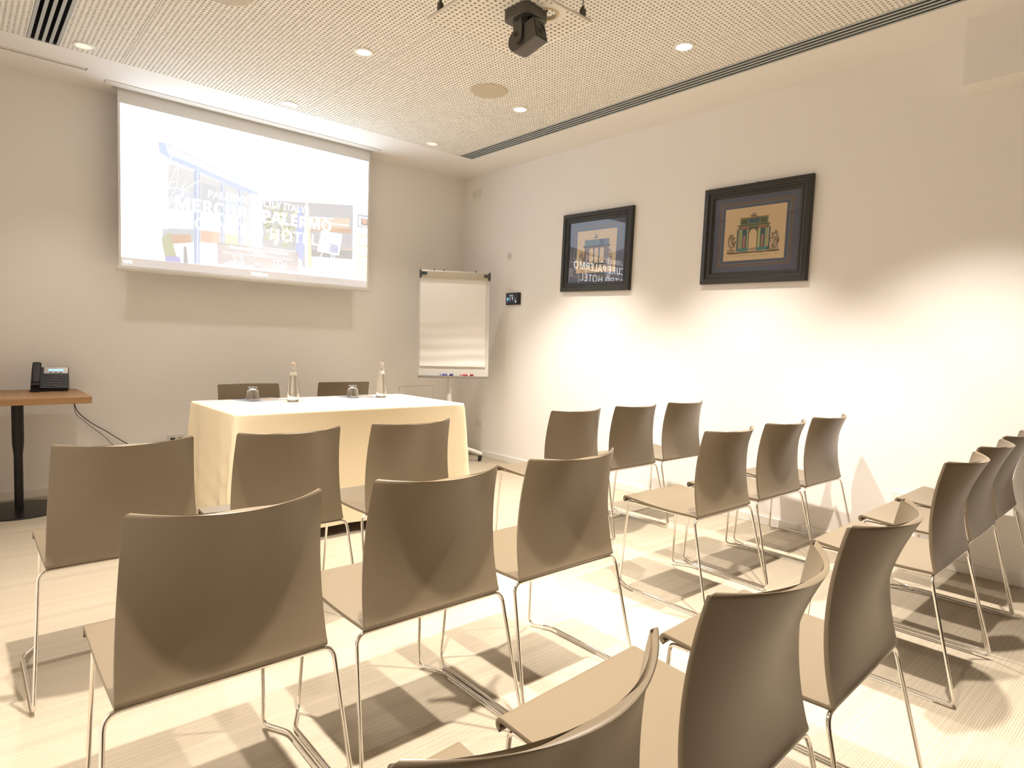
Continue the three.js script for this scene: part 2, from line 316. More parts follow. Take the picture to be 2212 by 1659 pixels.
function drawSlide(g, w, h) {
  const poly = (c, ...p) => { g.fillStyle = c; g.beginPath(); p.forEach(([x, y], i) => (i ? g.lineTo(x, y) : g.moveTo(x, y))); g.closePath(); g.fill(); };
  const rect = (c, x, y, W, Hh) => { g.fillStyle = c; g.fillRect(x, y, W, Hh); };
  const line = (c, lw, ...p) => { g.strokeStyle = c; g.lineWidth = lw; g.lineCap = 'round'; g.lineJoin = 'round'; g.beginPath(); p.forEach(([x, y], i) => (i ? g.lineTo(x, y) : g.moveTo(x, y))); g.stroke(); };
  const sky = g.createLinearGradient(0, 0, 0, 700); sky.addColorStop(0, '#cfe4f8'); sky.addColorStop(1, '#bcd2e8');
  g.fillStyle = sky; g.fillRect(0, 0, w, h);
  rect('#aebfd0', 0, 820, w, 374);                                                     // pale floor of the lobby
  poly('#b4c8de', [0, 0], [240, 215], [240, 900], [0, 1000]);
  poly('#7c8794', [320, 370], [1000, 500], [1040, 930], [320, 1000]);                 // glazed front
  poly('#74879c', [340, 560], [500, 560], [500, 700], [340, 720]); poly('#6d8196', [560, 470], [700, 500], [700, 700], [560, 700]);
  poly('#768ca2', [745, 510], [850, 530], [850, 690], [745, 690]); poly('#8a9bb0', [300, 720], [860, 700], [860, 850], [300, 870]);
  poly('#6f7f92', [278, 885], [499, 854], [503, 997], [278, 982]); poly('#8a6a60', [330, 920], [480, 900], [490, 990], [330, 990]);
  poly('#a86f66', [556, 857], [640, 852], [640, 948], [556, 946]); poly('#8f7f74', [640, 852], [700, 848], [700, 950], [640, 948]); poly('#7f8f80', [745, 860], [850, 860], [850, 950], [745, 950]);
  poly('#b9c6d4', [556, 950], [1040, 950], [1040, 1130], [300, 1130], [300, 1000]);
  poly('#5f7fb0', [247, 223], [320, 227], [1014, 452], [1009, 500], [854, 481], [520, 389], [339, 350], [261, 304]);   // roof beam
  poly('#7f9cc0', [300, 232], [1014, 458], [1009, 478], [320, 300]);
  for (const [x, y0, W, y1] of [[504, 388, 45, 1130], [709, 452, 28, 945], [850, 482, 28, 945], [985, 500, 20, 945]]) { rect('#5878a4', x, y0, W, y1 - y0); rect('#7f9fca', x + W * 0.55, y0, W * 0.18, y1 - y0); }
  // white pot with curly white branches
  for (let k = 0; k < 26; k++) {
    let x = 30 + rnd() * 200, y = 1010, a = -Math.PI / 2 + (rnd() - 0.5) * 0.4; const p = [[x, y]], lean = (rnd() - 0.42) * 0.05;
    for (let i = 0; i < 26; i++) { a += (rnd() - 0.5) * 0.42 + lean * 0.4; x += Math.cos(a) * 26; y += Math.sin(a) * 27; p.push([x, y]); }
    line('rgba(96,116,140,0.5)', 7, ...p); line('#f2f8ff', 4.5, ...p.map(([q, r]) => [q + 3, r]));
  }
  line('#eef6ff', 10, [230, 860], [300, 700], [270, 560], [360, 260], [390, 225]); line('#eef6ff', 6, [290, 720], [380, 640], [430, 600], [420, 540], [450, 500]); line('#eef6ff', 6, [280, 780], [390, 740], [460, 720]);
  poly('#e2edf8', [0, 1013], [263, 989], [257, 1129], [0, 1142]);
  poly('#6d7f66', [270, 960], [330, 900], [390, 1130], [300, 1130]); poly('#5a62a8', [300, 1090], [400, 1085], [410, 1130], [300, 1130]); poly('#56687c', [430, 1000], [450, 1000], [462, 1130], [428, 1130]);
  // room on the right: bar, plants, flags, easel, shelves
  poly('#66758a', [1044, 529], [1400, 490], [1897, 434], [1900, 1047], [1400, 1060], [1399, 930], [1046, 930]);
  poly('#8f8076', [1470, 620], [1860, 560], [1860, 660], [1470, 690]); poly('#8a6a5a', [1480, 690], [1880, 660], [1880, 700], [1480, 730]); poly('#56687c', [1480, 900], [1890, 860], [1890, 940], [1480, 960]); poly('#7f93ab', [1440, 960], [1895, 940], [1900, 1050], [1440, 1062]);
  line('#dfeaf5', 9, [1480, 610], [1700, 590]); line('#e6eef5', 9, [1640, 640], [1850, 630]); line('#c98a58', 5, [1800, 850], [1890, 850]);
  for (let k = 0; k < 90; k++) { const x = 1080 + rnd() * 260, y = 560 + rnd() * 330; g.fillStyle = ['#5f7f62', '#7d9a72', '#46664e', '#93ad83'][k % 4]; g.beginPath(); g.ellipse(x, y, 8 + rnd() * 26, 4 + rnd() * 8, rnd() * 3, 0, 7); g.fill(); }
  rect('#e8f2fb', 950, 495, 78, 450); rect('#d6e4f2', 1040, 500, 6, 430);
  poly('#4f6fc0', [1365, 540], [1395, 540], [1420, 900], [1406, 1022], [1341, 960], [1350, 760]); poly('#e8eef6', [1433, 462], [1460, 560], [1430, 1000], [1420, 700]); poly('#d08a66', [1455, 470], [1466, 640], [1496, 1050], [1462, 1064], [1450, 760]); poly('#ead9b0', [1430, 820], [1452, 760], [1462, 1060], [1428, 1040]);
  poly('#d8d3cc', [1581, 713], [1788, 722], [1755, 920], [1543, 906]); poly('#7d8fa6', [1600, 740], [1690, 735], [1680, 890], [1590, 885]); poly('#6676a0', [1680, 820], [1750, 830], [1745, 905], [1660, 900]); line('#c28c7c', 4, [1690, 760], [1770, 850]); line('#c28c7c', 4, [1660, 780], [1775, 760]);
  line('#e9f2fb', 8, [1597, 905], [1525, 1060]); line('#e9f2fb', 8, [1686, 920], [1690, 1070]); line('#e9f2fb', 7, [1710, 920], [1716, 1066]);
  rect('#e4eefa', 1895, 430, 42, 700); rect('#6a7890', 1939, 505, 109, 130); rect('#dfe6ee', 1958, 530, 90, 85); rect('#56606e', 1975, 540, 73, 68); rect('#b06a60', 1995, 548, 40, 40);
  for (const y of [690, 790, 890]) { rect('#b58e78', 1937, y, 111, 22); for (let x = 1940; x < 2040; x += 18) rect(['#dfe7f0', '#b9c6b4', '#8fa2bc', '#d8cdb8'][Math.floor(rnd() * 4)], x, y - 62, 14, 62); }
  rect('#b79a86', 1937, 925, 111, 205); poly('#dfe9f4', [1046, 1060], [1500, 1062], [2048, 1050], [2048, 1134], [1046, 1134]); rect('#b79a86', 1937, 980, 111, 150);
  const im = g.getImageData(0, 0, w, h);                                             // the slide's photo is contrasty and dark behind the lettering
  for (let i = 0; i < im.data.length; i += 4) { const m = (im.data[i] + im.data[i + 1] + im.data[i + 2]) / 3; for (let k = 0; k < 3; k++) im.data[i + k] = 255 * 0.68 * ((0.5 * im.data[i + k] + 0.5 * m) / 255) ** 1.68; }
  g.putImageData(im, 0, 0);
  // lettering
  const text = (s, x, y, W, font, c = '#ffffff') => { g.fillStyle = c; g.font = font; g.textBaseline = 'alphabetic'; const m = g.measureText(s).width; g.save(); g.translate(x, y); g.scale(W / m, 1); g.fillText(s, 0, 0); g.restore(); };
  text('PALERMO SICILY ITALY', 605, 582, 823, '78px sans-serif');
  text('MERCURE PALERMO', 357, 712, 1326, 'bold 136px sans-serif');
  text('CENTRO HOTEL', 504, 852, 1046, '128px sans-serif');
  g.fillStyle = 'rgba(42,42,46,0.86)'; g.fillRect(681, 936, 687, 176);
  text('Welcome to Hotel Mercure Meeting Sala A', 777, 972, 495, 'bold 30px sans-serif'); text('Palermo', 976, 1000, 100, 'bold 28px sans-serif');
  rect('#f2f6fa', 727, 1008, 590, 4);
  line('#f2f6fa', 4, [825, 1074], [812, 1028], [872, 1028], [884, 1074], [825, 1074]); line('#f2f6fa', 4, [825, 1074], [790, 1086], [860, 1092], [905, 1080], [884, 1074]); line('#f2f6fa', 4, [770, 1082], [790, 1086]);
  rect('#f2f6fa', 985, 1072, 50, 8); line('#f2f6fa', 4, [1150, 1030], [1216, 1030], [1216, 1070], [1150, 1070], [1150, 1030]); line('#f2f6fa', 4, [1140, 1078], [1226, 1078]); line('#f2f6fa', 4, [1238, 1050], [1254, 1050], [1254, 1080], [1238, 1080], [1238, 1050]);
  g.beginPath(); g.arc(1183, 1050, 7, 0, 7); g.fillStyle = '#f2f6fa'; g.fill(); rect('rgba(240,245,250,0.75)', 735, 1096, 240, 9); rect('rgba(240,245,250,0.75)', 1160, 1092, 70, 8);
  rect('#2e2d30', 0, 1131, w, 63);
  text('16:12', 14, 1172, 58, 'bold 26px sans-serif'); text('ClickShare', 955, 1174, 142, 'bold 32px sans-serif');
}

// ---------------------------------------------------------------- audience chairs
const makeShell = (sag, widen) => {
  // outer face of the one-piece shell: rows run from the top of the back, round the bend, along under the seat to the rolled front edge
  const rows = [], TOP = 0.8237, ze = (y) => { const t = (y - 0.43) / 0.3937; return -0.1195 * t + 0.1358 * t * t - 0.0154 * t ** 3 - 0.0017; };
  const W = (y) => { const t = (y - 0.43) / 0.3937; return 0.449 + (widen - 0.032) * t - 0.0044 * t * t; };
  const rc = 0.012;
  for (const dy of [0, 0.0005, 0.0015, 0.0035, 0.006, 0.0095, 0.02]) { const k = Math.min(dy, rc); rows.push({ y: TOP - dy, z: ze(TOP - dy), w: W(TOP - dy) / 2 - rc + Math.sqrt(rc * rc - (rc - k) ** 2), s: sag * ((TOP - dy - 0.43) / 0.3937) ** 1.25 }); }
  for (let i = 1; i <= 22; i++) { const y = TOP - 0.02 - i * (TOP - 0.02 - 0.446) / 22; rows.push({ y, z: ze(y), w: W(y) / 2, s: sag * ((y - 0.43) / 0.3937) ** 1.25 }); }
  const A = [0.446, ze(0.446)], B = [0.4215, 0.006], C = [0.4238, -0.028];
  for (let i = 1; i <= 9; i++) { const t = i / 9, q = (k) => (1 - t) ** 2 * A[k] + 2 * t * (1 - t) * B[k] + t * t * C[k]; rows.push({ y: q(0), z: q(1), w: 0.2245, s: 0.003 * (1 - t), bend: t }); }
  for (let i = 1; i <= 12; i++) { const t = i / 12; rows.push({ y: 0.4238 + 0.0142 * t - 0.008 * Math.sin(Math.PI * t), z: -0.028 - t * 0.39, w: 0.2245 + 0.002 * t, seat: 1, dip: 0.007 * Math.sin(Math.PI * t) }); }
  const l = rows[rows.length - 1], R = 0.0055;
  for (let i = 1; i <= 12; i++) { const a = i / 12 * 2.9; rows.push({ y: l.y - R + R * Math.cos(a), z: l.z - R * Math.sin(a), w: 0.2265, seat: 1 }); }
  const NC = 24, P = rows.map((r) => Array.from({ length: NC + 1 }, (_, j) => { const u = -1 + 2 * j / NC; return V(u * r.w, r.y - ((r.dip || 0) + (r.s || 0) * 0.12) * (1 - u * u), r.z + (r.s || 0) * (1 - u * u)); }));
  const th = 0.0108, N = P.map((row, i) => row.map((p, j) => {
    const a = P[Math.min(i + 1, P.length - 1)][j].clone().sub(P[Math.max(i - 1, 0)][j]), b = P[i][Math.min(j + 1, NC)].clone().sub(P[i][Math.max(j - 1, 0)]);
    return b.cross(a).normalize();
  }));
  const probe = N[12][12]; const sg = probe.z < 0 ? 1 : -1;                     // normals must point forward, into the chair
  N.forEach((r) => r.forEach((n) => n.multiplyScalar(sg)));
  const Q = P.map((row, i) => row.map((p, j) => p.clone().add(N[i][j].clone().multiplyScalar(th))));
  const build = (i0, i1) => {
    const pos = [], nor = [], idx = [];
    const grid = (G, n, flip) => {
      const base = pos.length / 3;
      for (let i = i0; i <= i1; i++) for (let j = 0; j <= NC; j++) { pos.push(...G[i][j].toArray()); nor.push(...n(i, j).toArray()); }
      for (let i = 0; i < i1 - i0; i++) for (let j = 0; j < NC; j++) { const a = base + i * (NC + 1) + j, b = a + 1, c = a + NC + 1, d = c + 1; flip ? idx.push(a, c, b, b, c, d) : idx.push(a, b, c, b, d, c); }
    };
    grid(P, (i, j) => N[i][j].clone().negate(), sg < 0); grid(Q, (i, j) => N[i][j], sg > 0);
    // softly rounded rim along every free edge
    const rim = (pairs, outs) => {
      const base = pos.length / 3, K = 4;
      pairs.forEach(([p, q], n) => { const o = outs[n], m = q.clone().sub(p); for (let k = 0; k <= K; k++) { const t = k / K, a = Math.PI * t, v = p.clone().add(m.clone().multiplyScalar(t)).add(o.clone().multiplyScalar(0.0018 * Math.sin(a))); pos.push(...v.toArray()); const e = o.clone().add(m.clone().normalize().multiplyScalar(-0.5 * Math.cos(a) ** 3)).normalize(); nor.push(...e.toArray()); } });
      for (let n = 0; n < pairs.length - 1; n++) for (let k = 0; k < K; k++) { const a = base + n * (K + 1) + k, b = a + 1, c = a + K + 1, d = c + 1; idx.push(a, b, c, b, d, c); }
    };
    for (const j of [0, NC]) { const pr = [], os = []; for (let i = i0; i <= i1; i++) { pr.push([P[i][j], Q[i][j]]); os.push(V(j ? 1 : -1, i < 4 ? 0.8 : 0, 0).normalize()); } rim(pr, os); }
    for (const i of [0, P.length - 1]) if (i >= i0 && i <= i1) { const pr = [], os = []; for (let j = 0; j <= NC; j++) { pr.push([P[i][j], Q[i][j]]); os.push(i ? V(0, -0.3, 1).normalize() : V(0, 1, 0)); } rim(pr, os); }
    const g = new THREE.BufferGeometry();
    g.setAttribute('position', new THREE.Float32BufferAttribute(pos, 3)); g.setAttribute('normal', new THREE.Float32BufferAttribute(nor, 3));
    g.setAttribute('uv', new THREE.Float32BufferAttribute(new Float32Array(pos.length / 3 * 2), 2)); g.setIndex(idx); return faceOut(g);
  };
  const cut = rows.findIndex((r) => r.bend > 0.6);
  const r = 0.0056, yr = 0.0145, out = { backrest: build(0, cut), seat: build(cut, rows.length - 1), legs: [], runners: [], glides: [] };
  for (const s of [-1, 1]) {
    out.legs.push(rod(rounded([V(s * 0.12, 0.4188, -0.016), V(s * 0.2435, 0.4188, -0.014), V(s * 0.2675, yr, 0.083), V(s * 0.2675, yr, 0.02)], [0.032, 0.02]), r));
    out.runners.push(rod([V(s * 0.2675, yr, 0.021), V(s * 0.2675, yr, -0.1), V(s * 0.2675, yr, -0.25)], r));
    out.legs.push(rod(rounded([V(s * 0.2675, yr, -0.249), V(s * 0.2675, yr, -0.352), V(s * 0.2225, yr, -0.437), V(s * 0.207, 0.418, -0.412), V(s * 0.207, 0.4185, -0.36)], [0.02, 0.022, 0.016]), r));
    out.glides.push(rbox(0.0075, 0.0085, 0.34, 0.002, s * 0.2675, 0.00445, -0.145, 2));
  }
  out.crossbar = rod([V(-0.12, 0.4188, -0.016), V(0, 0.4188, -0.016), V(0.12, 0.4188, -0.016)], r);
  out.supports = [-1, 1].map((s) => rod([V(s * 0.207, 0.419, -0.362), V(s * 0.207, 0.4165, -0.2), V(s * 0.2, 0.4165, -0.02)], 0.005));
  return out;
};
const chairParts = makeShell(0.078, 0), flatParts = makeShell(0.012, 0.03);
function makeChair(label, x, z, turn, group, chairParts) {
  const t = thing('conference_chair', label, 'chair', [x, 0, z], turn, group);
  part('seat', chairParts.seat, M.shell, t); part('backrest', chairParts.backrest, M.shell, t);
  for (const g of chairParts.legs) part('leg', g, M.chrome, t);
  for (const g of chairParts.runners) part('runner', g, M.chrome, t);
  for (const g of chairParts.glides) part('glide', g, M.glide, t);
  part('crossbar', chairParts.crossbar, M.chrome, t); for (const g of chairParts.supports) part('seat_support', g, M.chrome, t);
  return t;
}
const firstChair = makeChair('taupe chair at left end of the front row, nearest the side table', -3.704, 3.0873, -0.0048, 'audience chairs in three rows', chairParts);
const SEATS = [
  ['taupe chair second from left in the front row, before the draped table', -3.1452, 3.0977, -0.0048], ['taupe chair third from left in the front row, beside the aisle', -2.5815, 3.0913, -0.0048],
  ['taupe chair of the front row right of the aisle, leftmost of its three', -1.4648, 3.0717, -0.0102], ['taupe chair of the front row right of the aisle, middle of its three', -0.8975, 3.0621, -0.0102], ['taupe chair of the front row nearest the picture wall', -0.3318, 3.0539, -0.0102],
  ['large taupe chair in left foreground, leftmost of the middle row', -3.6835, 4.0878, -0.0142], ['taupe chair second from left in the middle row', -3.1259, 4.0825, -0.0142], ['taupe chair third from left in the middle row, beside the aisle', -2.5711, 4.0737, -0.0142],
  ['taupe chair of the middle row right of the aisle, whole seat in view', -1.4261, 4.0012, -0.0166], ['taupe chair of the middle row right of the aisle, middle of its three', -0.8666, 4.0038, -0.0166], ['taupe chair of the middle row nearest the picture wall', -0.3101, 4.0015, -0.0166],
  ['taupe chair cut off by the bottom edge of the photo, back row', -3.6604, 5.0507, 0.0436], ['large dark-backed taupe chair at bottom right, second of the back row', -3.0997, 5.0188, 0.0436], ['tall taupe chair right of the foreground chairs, third of the back row', -2.5293, 5.003, 0.0436],
  ['taupe chair of the back row right of the aisle, nearest of its three', -1.3751, 4.8958, 0.0142], ['taupe chair of the back row right of the aisle, middle of its three', -0.7985, 4.8688, 0.0142], ['taupe chair at the right edge of the photo, back row by the wall', -0.252, 4.8502, 0.0142],
];
for (const [label, x, z, turn] of SEATS) {
  const c = firstChair.clone(); c.name = numbered('conference_chair'); scene.add(c);
  c.position.set(x, 0, z); c.rotation.y = turn; c.userData = { label, category: 'chair', group: 'audience chairs in three rows' };
}
const SPK = 'speaker chairs behind the table';
const speakerChair = makeChair('dark chair back behind the draped table, left of the two', -2.475, 0.665, Math.PI - 0.02, SPK, flatParts);
{
  const c = speakerChair.clone(); c.name = numbered('conference_chair'); scene.add(c);
  c.position.set(-1.69, 0, 0.655); c.rotation.y = Math.PI + 0.06; c.userData = { label: 'dark chair back behind the draped table, right of the two', category: 'chair', group: SPK };
}

// ---------------------------------------------------------------- speakers' table, cloth and what stands on it
const TX = -2.243, TZ = 1.602, TH = 0.76, TA = 0.7697, TB = 0.43;
{
  const t = thing('folding_table', 'long table hidden under the cream cloth', 'table', [TX, 0, TZ]);
  part('tabletop', rbox(TA * 2 - 0.02, 0.028, TB * 2 - 0.02, 0.006, 0, 0.742, 0), std(0xb9a88c, 0.6), t);
  for (const sx of [-1, 1]) for (const sz of [-1, 1]) part('leg', cyl(0.014, 0.014, 0.728, sx * 0.66, 0.364, sz * 0.33, 14), M.steel, t);
  // cloth
  const N = 400, rowsN = 30, r = 0.022, per = [], L = 4 * (TA + TB) - 8 * r + 2 * Math.PI * r;
  for (let k = 0; k < N; k++) {
    let s = k / N * L; const a = TA - r, b = TB - r, q = Math.PI * r / 2;
    const seg = [[2 * a, (u) => [-a + u, TB, 0, 1]], [q, (u) => { const f = u / r; return [a + r * Math.sin(f), b + r * Math.cos(f), Math.sin(f), Math.cos(f)]; }], [2 * b, (u) => [TA, b - u, 1, 0]], [q, (u) => { const f = u / r; return [a + r * Math.cos(f), -b - r * Math.sin(f), Math.cos(f), -Math.sin(f)]; }],
      [2 * a, (u) => [a - u, -TB, 0, -1]], [q, (u) => { const f = u / r; return [-a - r * Math.sin(f), -b - r * Math.cos(f), -Math.sin(f), -Math.cos(f)]; }], [2 * b, (u) => [-TA, -b + u, -1, 0]], [q, (u) => { const f = u / r; return [-a - r * Math.cos(f), b + r * Math.sin(f), -Math.cos(f), Math.sin(f)]; }]];
    for (const [len, f] of seg) { if (s <= len) { per.push(f(s)); break; } s -= len; }
  }
  const pos = [], uv = [], idx = [], HEM = 0.068;
  for (let i = 0; i <= rowsN; i++) for (let k = 0; k <= N; k++) {
    const [x, z, nx, nz] = per[k % N]; let y, off;
    const e = 0.012;
    if (i < 6) { const f = (i - 1) / 4 * Math.PI / 2; if (i === 0) { y = TH; off = -0.03; } else { y = TH - e + e * Math.cos(f); off = -e + e * Math.sin(f); } }
    else {
      const t = (i - 5) / (rowsN - 5), drop = t * (TH - e - HEM);
      y = TH - e - drop;
      const dc = Math.hypot(Math.abs(x) - TA, Math.abs(z) - TB);                 // distance from the nearest table corner
      const al = Math.abs(nz) > 0.7 ? x : z + 3;
      const fold = 0.006 * Math.sin(al * 9.3 + 1.1) + 0.005 * Math.sin(al * 17.7 + 0.4) + 0.003 * Math.sin(al * 31 + 2);
      off = 0.018 * t + fold * t ** 0.9 + 0.034 * t ** 0.7 * Math.exp(-((dc / 0.075) ** 2)) - 0.012 * t * Math.exp(-(((dc - 0.15) / 0.045) ** 2)) + 0.002 * Math.sin(y * 40 + al * 13) * t;
    }
    pos.push(x + nx * off, y, z + nz * off); uv.push(k / N * L / 0.05, y / 0.05);
  }
  for (let i = 0; i < rowsN; i++) for (let k = 0; k < N; k++) { const a = i * (N + 1) + k, b = a + 1, c = a + N + 1, d = c + 1; idx.push(a, c, b, b, c, d); }
  const skirt = new THREE.BufferGeometry();
  skirt.setAttribute('position', new THREE.Float32BufferAttribute(pos, 3)); skirt.setAttribute('uv', new THREE.Float32BufferAttribute(uv, 2)); skirt.setIndex(idx);
  skirt.computeVertexNormals();
  const top = new THREE.PlaneGeometry(2 * TA - 0.05, 2 * TB - 0.05).rotateX(-Math.PI / 2).translate(0, TH + 0.0001, 0);
  const tp = top.attributes.position, tu = top.attributes.uv; for (let i = 0; i < tp.count; i++) tu.setXY(i, tp.getX(i) / 0.05, tp.getZ(i) / 0.05);
  const g = mergeGeometries([skirt.toNonIndexed(), top.toNonIndexed()]);
  const m = clothMat.clone(); m.side = THREE.DoubleSide;
  single('tablecloth', g, m, 'long cream tablecloth draped over the table to near the floor', 'tablecloth', [TX, 0, TZ]);
}
const bottleOut = [[0, 0], [0.031, 0], [0.0365, 0.003], [0.038, 0.01], [0.0375, 0.06], [0.035, 0.1], [0.03, 0.14], [0.0245, 0.17], [0.019, 0.2], [0.0145, 0.225], [0.0128, 0.238], [0.0128, 0.25]];
const bottleIn = [[0.0108, 0.25], [0.0108, 0.238], [0.0125, 0.225], [0.0168, 0.2], [0.0222, 0.17], [0.0277, 0.14], [0.0327, 0.1], [0.0351, 0.06], [0.0355, 0.012], [0.03, 0.007], [0, 0.006]];
const waterProf = [[0, 0.0064], [0.0296, 0.0074], [0.0351, 0.0124], [0.0347, 0.06], [0.0323, 0.1], [0.0273, 0.14], [0.0218, 0.17], [0.0196, 0.182], [0, 0.182]];
const bottleGeo = lathe([...bottleOut, ...bottleIn], 36), waterGeo = lathe(waterProf, 36), capGeo = lathe([[0, 0.257], [0.0135, 0.257], [0.0152, 0.253], [0.0152, 0.236], [0.0145, 0.235]], 28);
const capMat = std(0xd8c6b8, 0.3, 0.7), neckMat = std(0xb9b4a8, 0.6);
for (const [x, z, label] of [[-2.471, 1.477, 'clear glass water bottle at the middle of the cream table'], [-1.781, 1.41, 'clear glass water bottle toward the right end of the cream table']]) {
  const t = thing('water_bottle', label, 'bottle', [x, TH + 0.0006, z], 0, 'water bottles on the table');
  part('glass_body', bottleGeo, M.glass, t); part('water', waterGeo, M.water, t); part('cap', capGeo, capMat, t);
  const n = part('neck_label', lathe([[0.0241, 0.1735], [0.0193, 0.2]], 30), neckMat, t); n.material.side = THREE.DoubleSide;
}
const tumbler = lathe([[0.040, 0], [0.0405, 0.002], [0.039, 0.03], [0.0345, 0.066], [0.030, 0.082], [0.026, 0.086], [0, 0.086], [0, 0.074], [0.0255, 0.073], [0.031, 0.064], [0.0362, 0.03], [0.038, 0.002], [0.0385, 0], [0.040, 0]], 40);
for (const [x, z, label] of [[-2.654, 1.26, 'upturned drinking glass at the left of the cream table'], [-1.96, 1.317, 'upturned drinking glass at the right of the cream table']])
  single('drinking_glass', tumbler, M.glass, label, 'glass', [x, TH + 0.0022, z], 0, 'upturned glasses on the table');
const leafletTex = canvasTex(512, 360, (g, w, h) => {
  g.fillStyle = '#a9aeb8'; g.fillRect(0, 0, w, h); g.fillStyle = '#6f7f96'; g.fillRect(20, 20, 220, 150); g.fillStyle = '#8a5a3c'; g.beginPath(); g.ellipse(330, 200, 110, 60, 0.2, 0, 7); g.fill(); g.fillStyle = '#d8a878'; g.beginPath(); g.ellipse(330, 190, 80, 40, 0.2, 0, 7); g.fill();
  g.fillStyle = '#4a4d58'; g.fillRect(30, 200, 150, 120); g.fillStyle = '#b7bec8'; for (let k = 0; k < 7; k++) g.fillRect(200, 270 + k * 11, 260 - k * 18, 4); g.fillStyle = '#6d7a6a'; g.fillRect(270, 30, 220, 80);
});
for (const [x, z, turn, label] of [[-2.60, 1.275, 0.25, 'printed leaflet under the left drinking glass'], [-1.90, 1.30, 0.2, 'printed leaflet under the right drinking glass']]) {
  single('leaflet', rbox(0.3, 0.0014, 0.21, 0.0006, 0, 0.0007, 0, 1), std(0xffffff, 0.35, 0, { map: leafletTex }), label, 'leaflet', [x, TH + 0.0003, z], turn, 'leaflets on the table');
}

// ---------------------------------------------------------------- side table with phone
const SX = -3.849, SZ2 = 0.415, SH = 0.768;
{
  const t = thing('side_table', 'oak-topped pedestal table with black column at left edge', 'table', [SX, 0, SZ2]);
  const sh = new THREE.Shape(), a = 0.372, b = 0.352, r = 0.035;
  sh.moveTo(-a + r, -b); sh.lineTo(a - r, -b); sh.quadraticCurveTo(a, -b, a, -b + r); sh.lineTo(a, b - r); sh.quadraticCurveTo(a, b, a - r, b); sh.lineTo(-a + r, b); sh.quadraticCurveTo(-a, b, -a, b - r); sh.lineTo(-a, -b + r); sh.quadraticCurveTo(-a, -b, -a + r, -b);
  const g = new THREE.ExtrudeGeometry(sh, { depth: 0.036, bevelEnabled: true, bevelSize: 0.0025, bevelThickness: 0.0025, bevelSegments: 2, curveSegments: 8 }).rotateX(-Math.PI / 2).translate(0, SH - 0.0385, 0);
  const p = g.attributes.position, uv = g.attributes.uv, n = g.attributes.normal;
  for (let i = 0; i < p.count; i++) uv.setXY(i, Math.abs(n.getY(i)) > 0.5 ? p.getZ(i) * 0.9 : (p.getX(i) + p.getZ(i)) * 1.1, Math.abs(n.getY(i)) > 0.5 ? p.getX(i) * 2.2 : p.getY(i) * 3);
  part('tabletop', g, woodMat, t, 'warm oak laminate top');
  part('column', lathe([[0.0325, 0.732], [0.0325, 0.5], [0.0315, 0.44], [0.0245, 0.37], [0.0245, 0.014]], 32).translate(0.02, 0, -0.05), M.blackMetal, t);
  part('top_plate', box(0.2, 0.006, 0.2, 0.02, 0.7265, -0.05), M.blackMetal, t);
  part('base', lathe([[0.26, 0], [0.262, 0.004], [0.258, 0.01], [0.03, 0.014], [0, 0.014]], 56).translate(0.02, 0, -0.05), M.blackMetal, t);
}
